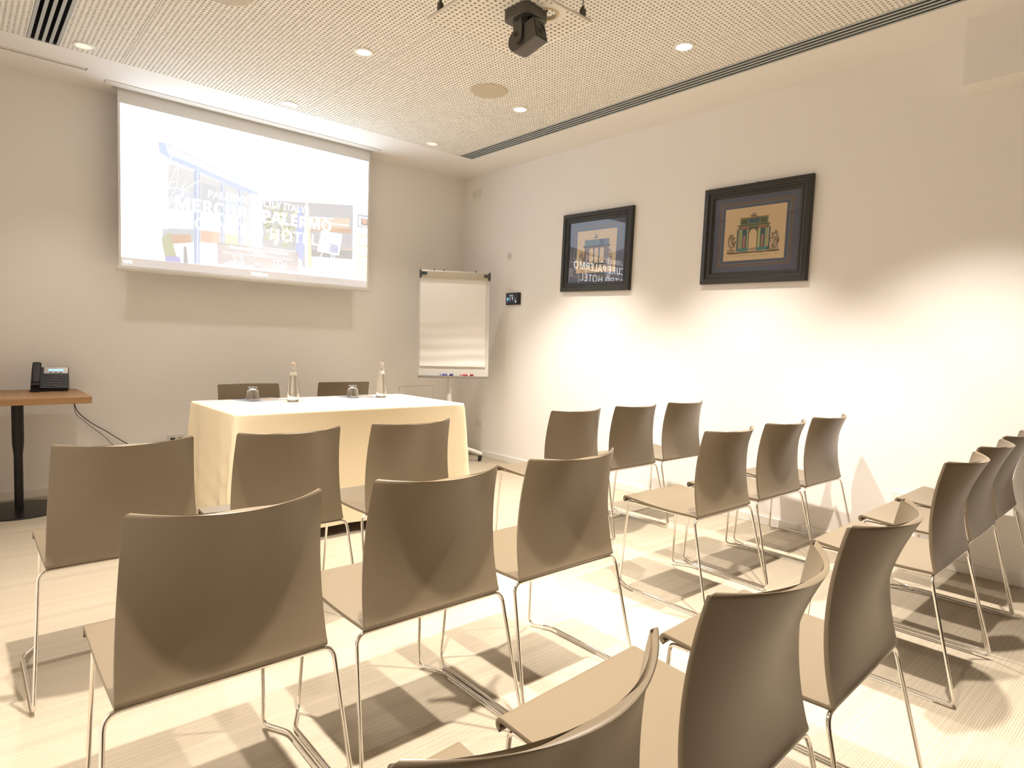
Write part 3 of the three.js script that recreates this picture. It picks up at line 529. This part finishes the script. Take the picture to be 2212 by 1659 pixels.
{
  const t = thing('desk_phone', 'black desk phone with lit blue display on the oak table', 'telephone', [-3.638, SH, 0.19], -0.17);
  const tilt = new THREE.Group(); tilt.name = 'console'; t.add(tilt); tilt.rotation.x = 0.9; tilt.position.set(0, 0.016, 0.075);
  // in the tilted group: x across, y normal to the face, -z up the face
  const wedge = new THREE.Shape(); wedge.moveTo(0.066, 0.004); wedge.lineTo(-0.085, 0.004); wedge.lineTo(-0.085, 0.02); wedge.lineTo(-0.05, 0.145); wedge.lineTo(-0.038, 0.145); wedge.lineTo(0.066, 0.012); wedge.closePath();
  part('housing', new THREE.ExtrudeGeometry(wedge, { depth: 0.2, bevelEnabled: true, bevelSize: 0.002, bevelThickness: 0.002, bevelSegments: 2 }).rotateY(-Math.PI / 2).translate(0.1, 0, 0), M.black, t);
  part('face', rbox(0.206, 0.016, 0.178, 0.006, 0, 0, -0.089), M.black, tilt);
  part('display_bezel', rbox(0.135, 0.003, 0.052, 0.0014, 0.032, 0.0088, -0.148), std(0xa9a5a0, 0.35, 0.4), tilt, 'silver display surround');
  part('display_screen', box(0.084, 0.001, 0.018, 0.032, 0.0108, -0.15), new THREE.MeshStandardMaterial({ color: 0x223038, emissive: new THREE.Color().setRGB(0.55, 0.85, 0.95), emissiveIntensity: 1.0 }), tilt, 'lit pale blue display');
  for (let i = 0; i < 3; i++) part('key', rbox(0.014, 0.003, 0.005, 0.001, 0.004 + i * 0.028, 0.0105, -0.13, 1), M.black, tilt);
  for (let r = 0; r < 5; r++) for (let c = 0; c < 3; c++) { part('key', rbox(0.014, 0.004, 0.009, 0.0015, -0.018 + c * 0.026, 0.009, -0.108 + r * 0.0215, 1), M.black, tilt); part('legend', box(0.004, 0.0004, 0.003, 0, 0, 0).translate(-0.018 + c * 0.026, 0.0112, -0.108 + r * 0.0215), M.greyWhite, tilt); }
  for (let r = 0; r < 4; r++) for (let c = 0; c < 2; c++) { part('key', rbox(0.016, 0.004, 0.008, 0.0015, 0.064 + c * 0.022, 0.009, -0.104 + r * 0.0215, 1), M.black, tilt); part('legend', box(0.006, 0.0004, 0.0015, 0.064 + c * 0.022, 0.0112, -0.104 + r * 0.0215), M.greyWhite, tilt); }
  part('handset', merge([rbox(0.046, 0.022, 0.15, 0.01, 0, 0.034, -0.1), rbox(0.05, 0.034, 0.05, 0.012, 0, 0.02, -0.178), rbox(0.05, 0.034, 0.05, 0.012, 0, 0.02, -0.03)]).translate(-0.074, 0, 0), M.black, tilt, 'glossy black handset');
  const coil = []; for (let k = 0; k <= 260; k++) { const s = k / 260, a = s * 2 * Math.PI * 26; const px = -0.075 - 0.06 * Math.sin(Math.PI * s) * 0.9 + 0.075 * s, pz = 0.085 + 0.05 * Math.sin(Math.PI * s); coil.push(V(px + 0.005 * Math.cos(a), 0.008 + 0.0055 * Math.sin(a), pz + 0.004 * Math.cos(a))); }
  part('coiled_cord', rod(coil, 0.0021, 6), M.black, t);
}
single('cable', rod(smooth([V(-3.49, 0.722, 0.1), V(-3.485, 0.65, 0.05), V(-3.462, 0.594, 0.03), V(-3.388, 0.515, 0.025), V(-3.288, 0.44, 0.025), V(-3.15, 0.334, 0.025), V(-3.02, 0.27, 0.03), V(-2.9, 0.3, 0.035), V(-2.848, 0.343, 0.035)], 60), 0.003, 8), M.black, 'thicker black cable hanging from the oak table to the wall socket', 'cable', null, 0, 'cables below the phone');
single('cable', rod(smooth([V(-3.5, 0.722, 0.1), V(-3.488, 0.65, 0.05), V(-3.472, 0.575, 0.025), V(-3.43, 0.531, 0.018), V(-3.36, 0.459, 0.016), V(-3.294, 0.395, 0.016), V(-3.25, 0.339, 0.018), V(-3.15, 0.25, 0.03), V(-2.95, 0.2, 0.03), V(-2.8, 0.28, 0.035), V(-2.785, 0.343, 0.035)], 60), 0.0019, 8), M.black, 'thinner black cable hanging below the oak table', 'cable', null, 0, 'cables below the phone');

// ---------------------------------------------------------------- sockets and plates
function outlet(label, pos, turn, plugs) {
  const t = thing('wall_socket', label, 'socket', pos, turn, 'wall sockets');
  part('cover_plate', rbox(0.124, 0.086, 0.009, 0.003, 0, 0, 0.0045), M.whitePlastic, t);
  for (const [x, kind] of [[-0.03, 0], [0.018, 1]]) {
    part('insert', rbox(kind ? 0.046 : 0.022, 0.046, 0.003, 0.001, x, 0, 0.0098), M.whitePlastic, t);
    for (const dy of [-0.011, 0, 0.011]) part('hole', cyl(0.0024, 0.0024, 0.001, 0, 0, 0, 10).rotateX(Math.PI / 2).translate(x, kind && dy ? dy * 0.9 : dy, 0.0115), M.blackMatte, t);
  }
  if (plugs) for (const x of [-0.03, 0.03]) part('plug', merge([rbox(0.03, 0.034, 0.03, 0.007, x, -0.002, 0.026), rod([V(x, -0.01, 0.035), V(x, -0.03, 0.037), V(x, -0.045, 0.037)], 0.003, 8)]), M.black, t, 'black plug');
  return t;
}
outlet('wall socket with two black plugs left of the cream table', [-2.812, 0.343, 0], 0, true);
outlet('wall socket low on the picture wall near the room corner', [0, 0.34, 0.352], -Math.PI / 2, false);
outlet('wall socket low on the picture wall behind the back row', [0, 0.343, 4.322], -Math.PI / 2, false);
{
  const t = thing('blank_plate', 'small blank plate high on the picture wall near the corner', 'wall plate', [0, 2.731, 0.213], -Math.PI / 2);
  part('cover_plate', rbox(0.118, 0.08, 0.007, 0.002, 0, 0, 0.0035), M.whitePlastic, t); part('cable_hole', cyl(0.005, 0.005, 0.002, 0, 0, 0, 14).rotateX(Math.PI / 2).translate(-0.045, -0.005, 0.0068), M.darkGrey, t);
}
{
  const t = thing('touch_panel', 'small black wall control panel with lit screen reading 16:12', 'control panel', [0, 1.6235, 0.847], -Math.PI / 2);
  part('housing', rbox(0.2, 0.116, 0.022, 0.004, 0, 0, 0.011), M.black, t);
  const tx = canvasTex(512, 320, (g, w, h) => {
    g.fillStyle = '#2b3038'; g.fillRect(0, 0, w, h); g.fillStyle = '#fff'; g.font = 'bold 74px sans-serif'; g.fillText('16:12', 150, 90); g.fillStyle = '#4aa8d0'; g.fillRect(20, 120, 100, 110); g.fillStyle = '#d8f2ff'; g.fillRect(36, 140, 68, 50);
    g.fillStyle = '#fff'; g.fillRect(172, 118, 26, 70); g.fillRect(172, 205, 30, 14); g.beginPath(); g.moveTo(270, 118); g.lineTo(330, 118); g.lineTo(308, 190); g.lineTo(292, 190); g.fill(); g.fillRect(290, 205, 26, 12); g.strokeStyle = '#9aa4ae'; g.lineWidth = 7; g.beginPath(); g.moveTo(430, 124); g.lineTo(465, 170); g.lineTo(395, 170); g.closePath(); g.stroke();
    g.fillStyle = '#fff'; g.fillRect(400, 205, 62, 12); g.fillRect(24, 262, 26, 26); g.fillRect(440, 230, 40, 70); g.fillStyle = '#7a8088'; g.fillRect(30, 20, 60, 10);
  });
  part('screen', new THREE.PlaneGeometry(0.155, 0.096).translate(-0.013, 0.002, 0.0224), new THREE.MeshStandardMaterial({ color: 0x101214, roughness: 0.2, emissive: 0xffffff, emissiveMap: tx, emissiveIntensity: 0.8 }), t, 'lit touch screen');
}

// ---------------------------------------------------------------- framed prints on the picture wall
function frameLoops(w, h, prof) {
  const pos = [], nor = [], uv = [];
  for (let i = 0; i < prof.length - 1; i++) {
    const [d0, z0] = prof[i], [d1, z1] = prof[i + 1], R = (d, z) => [[-w / 2 + d, -h / 2 + d, z], [w / 2 - d, -h / 2 + d, z], [w / 2 - d, h / 2 - d, z], [-w / 2 + d, h / 2 - d, z]], A = R(d0, z0), B = R(d1, z1);
    for (let s = 0; s < 4; s++) { const t = (s + 1) % 4; for (const q of [A[s], A[t], B[t], A[s], B[t], B[s]]) { pos.push(...q); uv.push(0, 0); } }
  }
  const g = new THREE.BufferGeometry(); g.setAttribute('position', new THREE.Float32BufferAttribute(pos, 3)); g.setAttribute('uv', new THREE.Float32BufferAttribute(uv, 2)); g.computeVertexNormals(); return g;
}
function drawArch(wide) {
  return (g, w, h) => {
    g.fillStyle = '#cdb48e'; g.fillRect(0, 0, w, h);
    for (let k = 0; k < 500; k++) { g.fillStyle = `rgba(120,95,60,${rnd() * 0.05})`; g.fillRect(rnd() * w, rnd() * h, 3 + rnd() * 20, 2 + rnd() * 8); }
    const R = (c, x, y, W, Hh) => { g.fillStyle = c; g.fillRect(x * w, y * h, W * w, Hh * h); };
    R('#5d4630', 0.06, 0.845, 0.86, 0.02); for (let k = 0; k < 90; k++) R(`rgba(84,62,40,${0.2 + rnd() * 0.4})`, 0.06 + rnd() * 0.8, 0.82 + rnd() * 0.05, 0.02 + rnd() * 0.08, 0.006);
    for (const cx of [0.13, 0.84]) for (let k = 0; k < 330; k++) { const a = rnd() * 7, r = Math.sqrt(rnd()); g.fillStyle = ['#3b3426', '#4d4632', '#6a6048', '#2c281e'][k % 4]; g.beginPath(); g.ellipse((cx + Math.cos(a) * r * 0.07) * w, (0.64 + Math.sin(a) * r * 0.17) * h, 2 + rnd() * 9, 1.5 + rnd() * 4, rnd() * 3, 0, 7); g.fill(); }
    for (const cx of [0.13, 0.84]) for (let k = 0; k < 14; k++) R('#3a3326', cx - 0.07 + k * 0.01, 0.76 + rnd() * 0.03, 0.004, 0.07);
    if (wide) {
      R('#5b5a44', 0.24, 0.36, 0.5, 0.46); R('#7b8a66', 0.24, 0.345, 0.5, 0.02); R('#3d4a4c', 0.4, 0.225, 0.18, 0.09); R('#6d7354', 0.26, 0.2, 0.46, 0.13); R('#3f5660', 0.4, 0.22, 0.18, 0.085); R('#4a5038', 0.29, 0.225, 0.09, 0.085); R('#4a5038', 0.6, 0.225, 0.09, 0.085); R('#a4664a', 0.26, 0.19, 0.46, 0.012);
      R('#46432f', 0.22, 0.33, 0.54, 0.02); R('#b0604a', 0.28, 0.37, 0.13, 0.03); R('#b0604a', 0.57, 0.37, 0.13, 0.03); R('#3a565c', 0.3, 0.42, 0.09, 0.32); R('#3a565c', 0.6, 0.42, 0.09, 0.32);
      for (const x of [0.255, 0.285, 0.385, 0.565, 0.585, 0.685, 0.715]) R('#a9ad78', x, 0.41, 0.02, 0.37); for (const x of [0.325, 0.625]) { R('#a8705c', x, 0.56, 0.035, 0.2); R('#c08a78', x + 0.008, 0.53, 0.018, 0.05); }
      R('#4a7c80', 0.24, 0.77, 0.18, 0.06); R('#4a7c80', 0.55, 0.77, 0.18, 0.06); R('#2f4a52', 0.73, 0.76, 0.03, 0.07); R('#2f4a52', 0.215, 0.4, 0.02, 0.42); R('#2f4a52', 0.745, 0.4, 0.02, 0.42);
      g.fillStyle = '#cdb48e'; g.beginPath(); g.moveTo(0.42 * w, 0.835 * h); g.lineTo(0.42 * w, 0.52 * h); g.ellipse(0.485 * w, 0.52 * h, 0.065 * w, 0.1 * h, 0, Math.PI, 0); g.lineTo(0.55 * w, 0.835 * h); g.fill();
      for (let k = 0; k < 5; k++) R('#33291f', 0.435 + k * 0.023, 0.77 + (k % 2) * 0.01, 0.01, 0.05);
    } else {
      R('#8a5f48', 0.2, 0.36, 0.62, 0.46); R('#5c6f78', 0.2, 0.22, 0.62, 0.15); R('#3d4f5c', 0.58, 0.22, 0.12, 0.15); R('#3c4038', 0.17, 0.36, 0.68, 0.04);
      for (const x of [0.33, 0.46, 0.6]) { g.fillStyle = '#cdb48e'; g.beginPath(); g.moveTo(x * w, 0.82 * h); g.lineTo(x * w, 0.47 * h); g.ellipse((x + 0.05) * w, 0.47 * h, 0.05 * w, 0.05 * h, 0, Math.PI, 0); g.lineTo((x + 0.1) * w, 0.82 * h); g.fill(); }
      for (const x of [0.22, 0.28, 0.44, 0.57, 0.72, 0.78]) R('#4a6470', x, 0.42, 0.022, 0.4); R('#3d5a64', 0.2, 0.78, 0.62, 0.04);
    }
    for (let k = 0; k < 26; k++) { g.fillStyle = '#4a4030'; g.beginPath(); g.ellipse((0.485 + (rnd() - 0.5) * 0.12) * w, (0.15 + rnd() * 0.045) * h, 3 + rnd() * 6, 3 + rnd() * 7, rnd() * 3, 0, 7); g.fill(); }
    for (let k = 0; k < 4; k++) R('#4a4030', 0.455 + k * 0.018, 0.09 + rnd() * 0.02, 0.007, 0.07);
    g.fillStyle = 'rgba(70,55,40,0.55)'; g.fillRect(0.38 * w, 0.055 * h, 0.24 * w, 0.004 * h); g.fillRect(0.2 * w, 0.91 * h, 0.55 * w, 0.004 * h); g.fillRect(0.86 * w, 0.9 * h, 0.02 * w, 0.012 * h);
  };
}
function framedPrint(label, z, y, roll, wide) {
  const t = thing('framed_print', label, 'picture', [-0.002, y, z], -Math.PI / 2, 'framed engravings on the wall');
  t.rotation.set(0, -Math.PI / 2, 0); t.rotateZ(roll);
  const w = 0.772, h = 0.676;
  part('frame', frameLoops(w, h, [[0, 0], [0, 0.028], [0.004, 0.033], [0.032, 0.036], [0.036, 0.033], [0.042, 0.024], [0.05, 0.022], [0.062, 0.026], [0.068, 0.025], [0.071, 0.019], [0.078, 0.017], [0.08, 0.012]]), M.frame, t);
  part('hanger', rbox(0.02, 0.012, 0.003, 0.001, 0.0, h / 2 + 0.005, 0.004), M.steel, t);
  const iw = w - 0.156, ih = h - 0.156;
  const mat = canvasTex(1024, 864, (g, W, Hh) => {
    g.fillStyle = '#4c5263'; g.fillRect(0, 0, W, Hh); for (let k = 0; k < 3000; k++) { g.fillStyle = `rgba(${rnd() < 0.5 ? '30,34,46' : '110,116,130'},0.05)`; g.fillRect(rnd() * W, rnd() * Hh, 4, 4); }
    const R = (c, lw, m) => { g.strokeStyle = c; g.lineWidth = lw; g.strokeRect(m, m * 0.92, W - 2 * m, Hh - 2 * m * 0.92); }; R('#7a5a40', 9, 78); R('#5a4a44', 12, 92); R('#9a9888', 3, 104);
  });
  part('mount', new THREE.PlaneGeometry(iw, ih).translate(0, 0, 0.009), std(0xffffff, 0.85, 0, { map: mat }), t, 'blue-grey mount with fine ruled lines');
  part('engraving', box(0.44, 0.36, 0.0006, 0, 0, 0.0097), std(0xffffff, 0.85, 0, { map: canvasTex(1024, 838, drawArch(wide)) }), t, 'hand-tinted print of a triumphal arch');
  part('glass_pane', new THREE.PlaneGeometry(iw + 0.004, ih + 0.004).translate(0, 0, 0.0128), M.pane, t);
}
framedPrint('smaller-looking dark framed print mirroring the projected picture', 1.893, 1.993, -0.022, false);
framedPrint('dark framed tinted engraving of an arch, nearer the camera', 3.313, 1.99, -0.016, true);

// ---------------------------------------------------------------- flip chart in the corner
{
  const t = thing('flip_chart', 'white mobile flip chart easel standing in the room corner', 'flip chart', [-0.545, 0, 0.56], -0.5236);
  const y0 = 0.853, y1 = 1.862, zb = 0.061, zt = -0.009, tilt = Math.atan2(zb - zt, y1 - y0), bx = 0.03;
  const lean = (g) => g.rotateX(-tilt).translate(bx, (y0 + y1) / 2, (zb + zt) / 2), bh = (y1 - y0) / Math.cos(tilt), bw = 0.672;
  part('board', lean(rbox(bw, bh, 0.016, 0.004, 0, 0, -0.01)), M.lacquer, t);
  const header = part('clamp_bar', lean(merge([rbox(bw - 0.03, 0.07, 0.03, 0.013, 0, bh / 2 - 0.042, 0.012)])), std(0xbdb5a4, 0.4, 0.2), t, 'beige paper clamp bar');
  for (const s of [-1, 1]) part('end_cap', lean(rbox(0.016, 0.078, 0.04, 0.005, s * (bw / 2 - 0.004), bh / 2 - 0.042, 0.012)), M.darkGrey, t);
  part('grip', lean(rbox(0.05, 0.03, 0.012, 0.003, bw / 2 - 0.034, bh / 2 - 0.04, 0.025)), M.darkGrey, t);
  part('badge', lean(rbox(0.052, 0.028, 0.006, 0.002, -bw / 2 + 0.04, bh / 2 - 0.038, 0.029)), std(0x2f3f4c, 0.4), t, 'small dark blue maker badge');
  for (const x of [-0.2, -0.11, 0.2]) part('hook', lean(cyl(0.006, 0.006, 0.02, x, bh / 2 - 0.004, 0.014, 10)), M.darkGrey, t);
  part('pen_tray', lean(rbox(bw + 0.006, 0.022, 0.045, 0.004, 0, -bh / 2 - 0.004, 0.012)), M.grey, t);
  part('column', merge([cyl(0.019, 0.019, 0.7, 0, 1.02, -0.03, 20), cyl(0.025, 0.025, 0.62, 0, 0.42, -0.03, 24), lathe([[0.026, 0.72], [0.026, 0.735], [0.019, 0.755]], 24).translate(0, 0, -0.03)]), M.lacquer, t);
  part('bracket', rbox(0.1, 0.16, 0.03, 0.006, 0, 1.3, -0.012), M.grey, t);
  part('hub', lathe([[0, 0.17], [0.032, 0.168], [0.042, 0.15], [0.042, 0.095], [0.03, 0.085], [0, 0.085]], 28).translate(0, 0, -0.03), M.lacquer, t);
  for (let k = 0; k < 4; k++) {
    const a = -0.26 + k * Math.PI / 2, c = Math.cos(a), s = Math.sin(a), q = (r, y) => V(c * r, y, s * r - 0.03), R = 0.345;
    const pts = smooth([q(0.03, 0.135), q(0.12, 0.142), q(0.22, 0.125), q(0.31, 0.092), q(0.36, 0.07)], 18), g = rod(pts, 0.0185, 14);
    const leg = part('leg', g, M.lacquer, t);
    const cx = c * R, cz = s * R - 0.03;
    const wheels = []; for (const o of [-0.011, 0.011]) wheels.push(new THREE.CylinderGeometry(0.025, 0.025, 0.014, 24).rotateX(Math.PI / 2).rotateY(-a + Math.PI / 5).translate(cx + o * Math.sin(a), 0.025, cz + o * Math.cos(a)));
    part('castor', merge([...wheels, rbox(0.03, 0.024, 0.024, 0.006, cx, 0.04, cz), cyl(0.006, 0.006, 0.03, cx, 0.062, cz, 10), rbox(0.05, 0.006, 0.012, 0.002, cx, 0.05, cz)]), M.black, leg, 'black castor');
  }
  // paper pad, hanging with soft horizontal waves
  const pw = 0.628, ph = 0.885, nx = 8, ny = 90, g = new THREE.PlaneGeometry(pw, ph, nx, ny), p = g.attributes.position;
  for (let i = 0; i < p.count; i++) {
    const v = 0.5 - p.getY(i) / ph, x = p.getX(i), a = Math.max(0, (v - 0.32) / 0.68) ** 1.1;
    p.setZ(i, 0.004 + a * (0.006 + 0.0052 * Math.sin(v * 52 + x * 1.6 + 0.4 * Math.sin(x * 9)) + 0.003 * Math.sin(v * 27 - x * 3)));
  }
  g.computeVertexNormals();
  const back = box(pw, ph, 0.004, 0, 0, 0.001), pad = merge([g, back]);
  const m = pad.rotateX(-tilt).translate(bx - 0.012, (y0 + y1) / 2, (zb + zt) / 2);
  const off = (bh / 2 - 0.03 - ph / 2);
  m.translate(0, off * Math.cos(tilt), -off * Math.sin(tilt));
  const mp = M.paper.clone(); mp.side = THREE.DoubleSide;
  single('paper_pad', m, mp, 'blank white paper pad hanging wavy on the flip chart', 'paper pad', [-0.545, 0, 0.56], -0.5236);
  for (const [lx, col, label, cap] of [[-0.08, 0x5a62b0, 'blue marker lying in the flip chart tray', 0x2c2f80], [0.115, 0xc04a44, 'red marker lying in the flip chart tray', 0x9a1f1c]]) {
    const mk = thing('marker_pen', label, 'marker', [-0.545, 0, 0.56], -0.5236, 'markers in the tray');
    const yy = y0 + 0.018, zz = zb + 0.017;
    part('barrel', new THREE.CylinderGeometry(0.0085, 0.0085, 0.08, 16).rotateZ(Math.PI / 2).translate(bx + lx, yy, zz), std(0xe9e6e2, 0.4), mk);
    part('sleeve', new THREE.CylinderGeometry(0.0088, 0.0088, 0.05, 16).rotateZ(Math.PI / 2).translate(bx + lx - 0.008, yy, zz), std(col, 0.5), mk);
    part('pen_cap', new THREE.CylinderGeometry(0.0095, 0.0105, 0.036, 16).rotateZ(Math.PI / 2).translate(bx + lx + 0.054, yy, zz), std(cap, 0.4), mk);
    part('nib_end', new THREE.CylinderGeometry(0.0075, 0.003, 0.018, 14).rotateZ(-Math.PI / 2).translate(bx + lx - 0.048, yy, zz), std(col, 0.5), mk);
  }
}

// ---------------------------------------------------------------- hanging panel and conference camera
const PX0 = -2.534, PX1 = -2.008, PZ0 = 3.065, PZ1 = 3.562, PYB = 2.6;
{
  const t = thing('hanging_panel', 'square perforated panel hanging on rods below the ceiling', 'panel', [PX0, PYB, PZ0]);
  const w = PX1 - PX0, d = PZ1 - PZ0;
  part('perforated_board', perforated(w, d, [0.334, 0.413]), M.board, t);
  part('backing', merge([span(0, 0.26, 0.0125, 0.0145, 0, d), span(0.41, w, 0.0125, 0.0145, 0, d), span(0.26, 0.41, 0.0125, 0.0145, 0, 0.37)]), M.fleece, t);
  part('hole_surround', lathe([[0.044, 0.012], [0.044, -0.001], [0.083, -0.001], [0.084, 0]], 48).translate(0.334, 0, 0.413), M.board, t);
  for (const [x, z] of [[0.006, 0.09], [0.006, d - 0.09], [w - 0.05, d - 0.006], [w - 0.006, 0.06]]) {
    part('hanger_rod', cyl(0.003, 0.003, H - PYB - 0.02, x, (H - PYB) / 2 + 0.01, z, 8), M.steel, t);
    part('clamp', merge([rbox(0.022, 0.032, 0.02, 0.003, x, 0.028, z), cyl(0.007, 0.007, 0.014, x, 0.046, z, 10)]), M.darkGrey, t);
  }
  const ring = part('cable_hole', new THREE.TorusGeometry(0.047, 0.006, 10, 36).rotateX(Math.PI / 2).translate(0.334, -0.001, 0.413), std(0xd9c7a6, 0.7), t);
  part('cable_tail', rod(smooth([V(0.305, -0.02, 0.39), V(0.32, -0.016, 0.4), V(0.334, 0.03, 0.413), V(0.33, 0.12, 0.415), V(0.32, 0.3, 0.415)], 24), 0.009, 10), M.black, t);
}
{
  const t = thing('conference_camera', 'dark grey swivelling conference camera under the hanging panel', 'camera', [-2.277, PYB - 0.0005, 3.43], 0.05);
  const s = new THREE.Shape(), a = 0.068, r = 0.026; s.moveTo(-a + r, -a); s.lineTo(a - r, -a); s.quadraticCurveTo(a, -a, a, -a + r); s.lineTo(a, a - r); s.quadraticCurveTo(a, a, a - r, a); s.lineTo(-a + r, a); s.quadraticCurveTo(-a, a, -a, a - r); s.lineTo(-a, -a + r); s.quadraticCurveTo(-a, -a, -a + r, -a);
  part('base', new THREE.ExtrudeGeometry(s, { depth: 0.04, bevelEnabled: true, bevelSize: 0.003, bevelThickness: 0.003, bevelSegments: 2, curveSegments: 10 }).rotateX(Math.PI / 2).translate(0, -0.003, 0), M.camGrey, t);
  part('turntable', cyl(0.056, 0.052, 0.012, 0, -0.052, 0, 40), M.camDark, t);
  const ax = V(0.04, 0.24, 0.97).normalize(), yw = Math.atan2(ax.x, ax.z);
  for (const k of [-1, 1]) part('yoke_arm', merge([rbox(0.012, 0.08, 0.05, 0.005, k * 0.0465, -0.085, 0), cyl(0.025, 0.025, 0.012, 0, 0, 0, 28).rotateZ(Math.PI / 2).translate(k * 0.0465, -0.122, 0)]).rotateY(yw), M.camGrey, t);
  const hp = new THREE.Shape(); hp.moveTo(0.085, -0.04); hp.lineTo(0.085, 0.04); hp.lineTo(-0.02, 0.042); hp.absarc(-0.02, 0, 0.042, Math.PI / 2, Math.PI * 1.5, false); hp.lineTo(0.085, -0.04);
  const head = part('head', new THREE.ExtrudeGeometry(hp, { depth: 0.054, bevelEnabled: true, bevelSize: 0.004, bevelThickness: 0.012, bevelSegments: 4, curveSegments: 14 }).translate(0, 0, -0.027).rotateY(-Math.PI / 2), M.camGrey, t, 'camera head');
  head.position.set(0, -0.122, 0); head.rotation.order = 'YXZ'; head.rotation.set(-Math.asin(ax.y), yw, 0);
  part('front_plate', rbox(0.066, 0.076, 0.004, 0.0018, 0, 0, 0.0895), M.camDark, head);
  part('front_ring', lathe([[0.021, 0.0912], [0.0225, 0.0935], [0.024, 0.0912]], 36).rotateX(Math.PI / 2), M.camDark, head);
  part('lens_glass', lathe([[0.013, 0.0914], [0.0145, 0.0932], [0.016, 0.0914]], 30).rotateX(Math.PI / 2), std(0x57544f, 0.2, 0.6), head);
  part('lens', new THREE.SphereGeometry(0.0125, 24, 10, 0, Math.PI * 2, 0, 0.7)  .rotateX(Math.PI / 2).translate(0, 0, 0.0822), std(0x0a0a0c, 0.05), head);
}

scene.traverse((o) => { if (o.isMesh) { o.castShadow = true; o.receiveShadow = true; } });
renderer.render(scene, camera);
